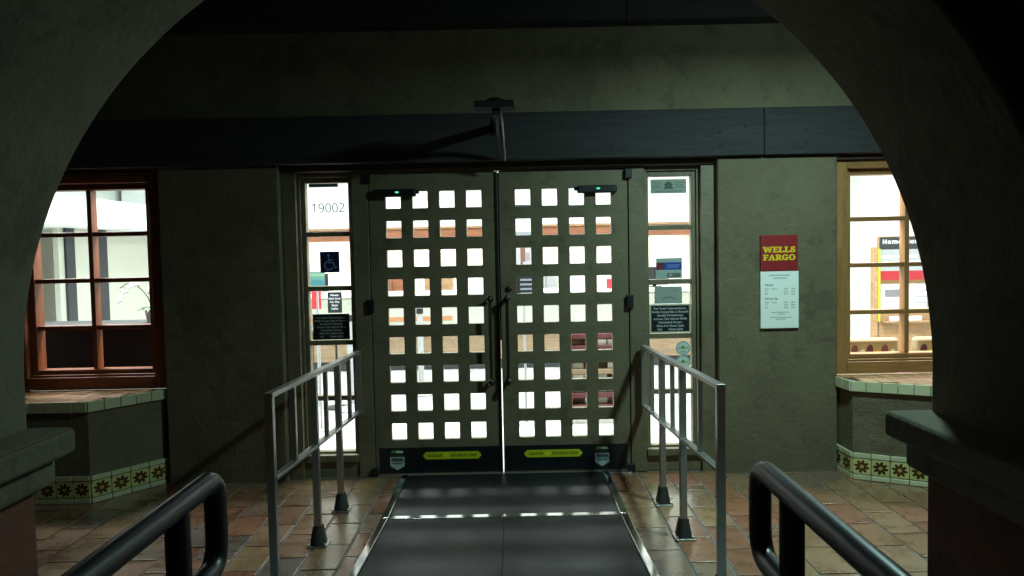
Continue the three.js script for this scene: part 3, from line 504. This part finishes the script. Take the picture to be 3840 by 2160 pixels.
{
  const t = thing('queue_sign', 'black card with white text on a post in the lobby', 'sign', null, [-1.79, 0, -2.5]);
  part(t, 'pole', cyl(0.012, 0.012, 1.0, 0, 0.5, 0, 10), M.black); part(t, 'base', cyl(0.13, 0.12, 0.02, 0, 0.01, 0, 24), M.black); part(t, 'board', rb(-0.075, 0.075, 1.02, 1.24, -0.006, 0.006, 0.004), M.black);
  print(t, 'lettering', canvas(128, 184, (c, w, h) => { c.fillStyle = '#15171a'; c.fillRect(0, 0, w, h); c.fillStyle = '#c9cfd2'; c.font = 'bold 25px sans-serif'; c.textAlign = 'center'; ['Please', 'Wait Here', 'For The', 'Next', 'Teller'].forEach((s, i) => c.fillText(s, w / 2, 34 + i * 31, 112)); }), -0.072, 0.072, 1.023, 1.237, 0.0085);
  const p = thing('lobby_poster', 'pale poster with a brown figure and black text panel inside the doors', 'poster', null, [0.2, 0, -1.6]);
  part(p, 'frame', rb(-0.125, 0.125, 1.19, 2.28, -0.012, 0.008, 0.004), M.grey); part(p, 'pole', cyl(0.012, 0.012, 1.2, 0, 0.6, -0.02, 10), M.grey); part(p, 'base', cyl(0.16, 0.15, 0.015, 0, 0.008, -0.02, 24), M.grey);
  print(p, 'print', canvas(128, 704, (c, w, h) => {
    c.fillStyle = '#c9cfc8'; c.fillRect(0, 0, w, h); c.fillStyle = '#30363c'; c.fillRect(10, 138, 92, 10); c.fillStyle = '#ffffff'; c.fillRect(10, 150, 96, 26); c.fillStyle = '#8d9298'; c.fillRect(0, 300, w, 44); c.fillStyle = '#d8d2b4'; c.fillRect(0, 282, w, 18);
    c.fillStyle = '#b3aeb4'; c.fillRect(0, 344, w, 196); c.fillStyle = '#7d5a50'; c.fillRect(50, 392, 24, 92); c.fillStyle = '#8d6a60'; c.fillRect(40, 384, 50, 16); c.fillStyle = '#9a8f92'; c.fillRect(76, 430, 20, 50); c.fillStyle = '#55504e'; c.fillRect(50, 484, 10, 50);
    c.fillStyle = '#14171b'; c.fillRect(0, 540, w, 164); c.fillStyle = '#7c8794'; for (let k = 0; k < 5; k++) c.fillRect(46, 560 + k * 28, 72, 13);
  }), -0.122, 0.122, 1.195, 2.275, 0.0105);
  const b = thing('brochure_rack', 'brochure rack of burgundy and white shelves inside the right door', 'rack', null, [0.86, 0, -1.55]);
  part(b, 'back', rb(-0.24, 0.24, 0.12, 0.92, -0.12, -0.1, 0.004), M.tan); for (const sx of [-1, 1]) part(b, 'side', rb(sx * 0.24 - 0.01, sx * 0.24 + 0.01, 0.0, 0.92, -0.12, 0.06, 0.004), M.darkOak);
  for (let k = 0; k < 7; k++) part(b, 'shelf', rb(-0.228, 0.228, 0.14 + k * 0.11, 0.185 + k * 0.11, -0.098, 0.04 - k * 0.008, 0.004), k === 2 || k === 3 ? M.tan : M.burgundy);
  for (let k = 0; k < 7; k++) for (let j = 0; j < 4; j++) if ((j + k) % 5) part(b, 'brochure', rb(-0.215 + j * 0.11, -0.115 + j * 0.11, 0.187 + k * 0.11, 0.238 + k * 0.11, -0.04, -0.034, 0.001), [M.white, M.white, M.pale, M.burgundy][(j + 2 * k) % 4]);
}
{
  const a = thing('teal_board', 'teal picture board behind the left side window', 'board', null, [-1.715, 0, -1.5]);
  part(a, 'board', rb(-0.075, 0.075, 1.33, 1.48, -0.008, 0.004, 0.003), std([0.05, 0.13, 0.12], 0.6)); part(a, 'pole', cyl(0.01, 0.01, 1.33, 0, 0.67, -0.01, 10), M.grey); part(a, 'base', cyl(0.12, 0.11, 0.015, 0, 0.008, -0.01, 20), M.grey);
  print(a, 'print', canvas(96, 96, (c, w, h) => { c.fillStyle = '#5c8f86'; c.fillRect(0, 0, w, h); c.fillStyle = '#3f7f86'; c.beginPath(); c.ellipse(60, 74, 52, 26, 0.2, 0, 7); c.fill(); c.fillStyle = '#86a58a'; c.fillRect(0, 10, w, 16); }), -0.073, 0.073, 1.332, 1.478, 0.0065);
  const b = thing('red_card', 'red card standing beside the black queue sign', 'card', null, [-2.0, 0, -2.56]);
  part(b, 'card', rb(-0.05, 0.05, 1.06, 1.25, -0.005, 0.005, 0.003), M.red); part(b, 'pole', cyl(0.01, 0.01, 1.06, 0, 0.53, 0, 10), M.grey); part(b, 'base', cyl(0.1, 0.09, 0.015, 0, 0.008, 0, 20), M.grey);
}
// seen through the left window
{
  const t = thing('dark_cabinet', 'low black cabinet behind the left window', 'cabinet', null, [-3.15, 0, -0.5]);
  part(t, 'carcass', rb(-0.85, 0.95, 0, 1.105, -0.22, 0.2, 0.008), M.matteBlack); part(t, 'top', rb(-0.87, 0.97, 1.106, 1.13, -0.24, 0.22, 0.006), M.black);
  const o = thing('potted_orchid', 'white orchid with green leaves on the cabinet behind the left window', 'plant', null, [-2.78, 1.13, -0.55]);
  part(o, 'pot', new THREE.LatheGeometry([[0, 0], [0.05, 0], [0.065, 0.09], [0.058, 0.09], [0.045, 0.02], [0, 0.02]].map((p) => new THREE.Vector2(...p)), 28), M.white);
  for (let k = 0; k < 9; k++) { const g = new THREE.PlaneGeometry(0.045, 0.24, 2, 8).translate(0, 0.12, 0), p = g.attributes.position; for (let i = 0; i < p.count; i++) { const y = p.getY(i) / 0.24; p.setX(i, p.getX(i) * Math.sin(Math.PI * Math.min(1, 0.15 + y * 0.9))); p.setZ(i, 0.13 * y * y + Math.abs(p.getX(i)) * 0.3); p.setY(i, y * 0.2 - y * y * 0.12); } g.computeVertexNormals(); const m = part(o, 'leaf', g, M.leaf, [0, 0.08, 0]); m.rotation.set(0.6, k * 0.7 + R(-0.2, 0.2), 0, 'YXZ'); }
  for (let k = 0; k < 3; k++) {
    const a = [-0.16, 0.02, 0.1][k], st = tube([[0, 0.08, 0], [a * 0.3, 0.22, 0.02], [a, 0.31 - k * 0.03, 0.03], [a * 1.5, 0.27, 0.04]], 0.004, 16, 6); part(o, 'stem', st, M.leaf);
    for (let j = 0; j < 4; j++) { const fl = []; for (let n = 0; n < 5; n++) fl.push(new THREE.SphereGeometry(0.021, 8, 6).scale(0.75, 1, 0.2).translate(0, 0.02, 0).rotateZ(n * 1.257)); const m = part(o, 'flower', mergeGeometries(fl), M.petal, [a * (0.6 + j * 0.3), 0.31 - j * j * 0.014 - k * 0.02, 0.05]); m.rotation.set(R(-1.0, -0.4), R(-0.5, 0.5), R(0, 1)); }
  }
  const s = thing('soffit', 'white soffit along the left side of the lobby', 'soffit'); part(s, 'box', bx(-6.3, -4.5, 2.0, 2.31, -6.77, -1.0), M.ceiling);
  const w = thing('side_partition', 'pale partition with dark upright strips seen through the left window', 'partition');
  part(w, 'panel', bx(-5.0, -4.94, 0, 1.998, -6.7, -2.92), M.pale);
  for (const [z0, z1] of [[-3.19, -3.02], [-3.88, -3.66]]) part(w, 'strip', rb(-4.939, -4.91, 0, 1.996, z0, z1, 0.004), M.curtain);
}
// seen through the right window
{
  const d = thing('display_stand', 'display stand with black header, red band and leaflets seen through the right window', 'display', null, [4.62, 0, -3.1]);
  part(d, 'post', rb(-0.43, -0.38, 0, 1.6, -0.04, 0.04, 0.006), M.oak); part(d, 'edge', rb(-0.379, -0.352, 0.75, 1.58, -0.03, 0.045, 0.004), M.lime); part(d, 'back', rb(-0.35, 0.5, 0.0, 1.72, -0.05, 0, 0.004), M.oak);
  print(d, 'print', canvas(320, 384, (c, w, h) => {
    c.fillStyle = '#9a9c9e'; c.fillRect(0, 0, w, h); c.fillStyle = '#23262b'; c.fillRect(0, 0, w, 62); c.fillStyle = '#e6e6e6'; c.font = 'bold 30px sans-serif'; c.fillText('Home Mortgage', 12, 34, 290);
    c.fillStyle = '#eeeeee'; c.font = '24px sans-serif'; c.fillRect(14, 92, 150, 12); c.fillRect(14, 122, 210, 12); c.fillStyle = '#a3202c'; c.fillRect(0, 170, w, 46); c.fillStyle = '#7a5a34'; c.fillRect(0, 216, w, 18); c.fillStyle = '#f4f2f4'; c.fillRect(10, 238, 146, 138); c.fillStyle = '#77747c'; c.fillRect(22, 262, 88, 40); c.fillStyle = '#4a4c50'; c.fillRect(210, 240, 100, 110); c.fillStyle = '#ffffff'; for (let k = 0; k < 4; k++) c.fillRect(160, 242 + k * 32, 44, 22);
  }), -0.345, 0.495, 0.84, 1.71, 0.0035);
  part(d, 'tray', rb(-0.33, 0.48, 0.74, 0.76, 0.001, 0.12, 0.004), M.oak); part(d, 'leaflet', rb(-0.25, 0.1, 0.762, 0.81, 0.03, 0.08, 0.002), M.white);
  const fabric = canvas(256, 128, (c, w, h) => { c.fillStyle = '#a88a58'; c.fillRect(0, 0, w, h); for (let k = 0; k < 8; k++) { c.fillStyle = ['#5c2330', '#c79a3a', '#7a3a3a', '#e6d6b0'][k % 4]; c.beginPath(); c.ellipse(16 + k * 32, 22 + (k % 2) * 14, 14, 17, 0.5, 0, 7); c.fill(); } }, 0.9);
  for (const [x, l] of [[3.02, 'left'], [3.72, 'right']]) {
    const t = thing('lobby_chair', `${l} patterned upholstered chair behind the right window`, 'chair', 'patterned chairs behind the window', [x, 0, -0.85]);
    part(t, 'backrest', rb(-0.28, 0.28, 0.42, 0.845, -0.02, 0.08, 0.03, 4), std([0.42, 0.3, 0.17], 0.9)); part(t, 'seat', rb(-0.28, 0.28, 0.36, 0.46, -0.55, -0.03, 0.03, 3), M.burgundy);
    print(t, 'back_cover', fabric, -0.25, 0.25, 0.46, 0.81, 0.0825);
    for (const [a, b] of [[-0.25, -0.52], [0.25, -0.52], [-0.25, 0.04], [0.25, 0.04]]) part(t, 'leg', cyl(0.016, 0.022, 0.4, a, 0.19, b, 10), M.oak);
  }
  const p = thing('square_column', 'pale square column in the lobby behind the right window', 'column', null, [4.15, 0, -4.2]); part(p, 'shaft', rb(-0.22, 0.22, 0.002, 3.295, -0.2, 0.2, 0.01), M.wallIn); part(p, 'base', rb(-0.24, 0.24, 0.001, 0.12, -0.22, 0.22, 0.008), M.white);
}
renderer.render(scene, camera);
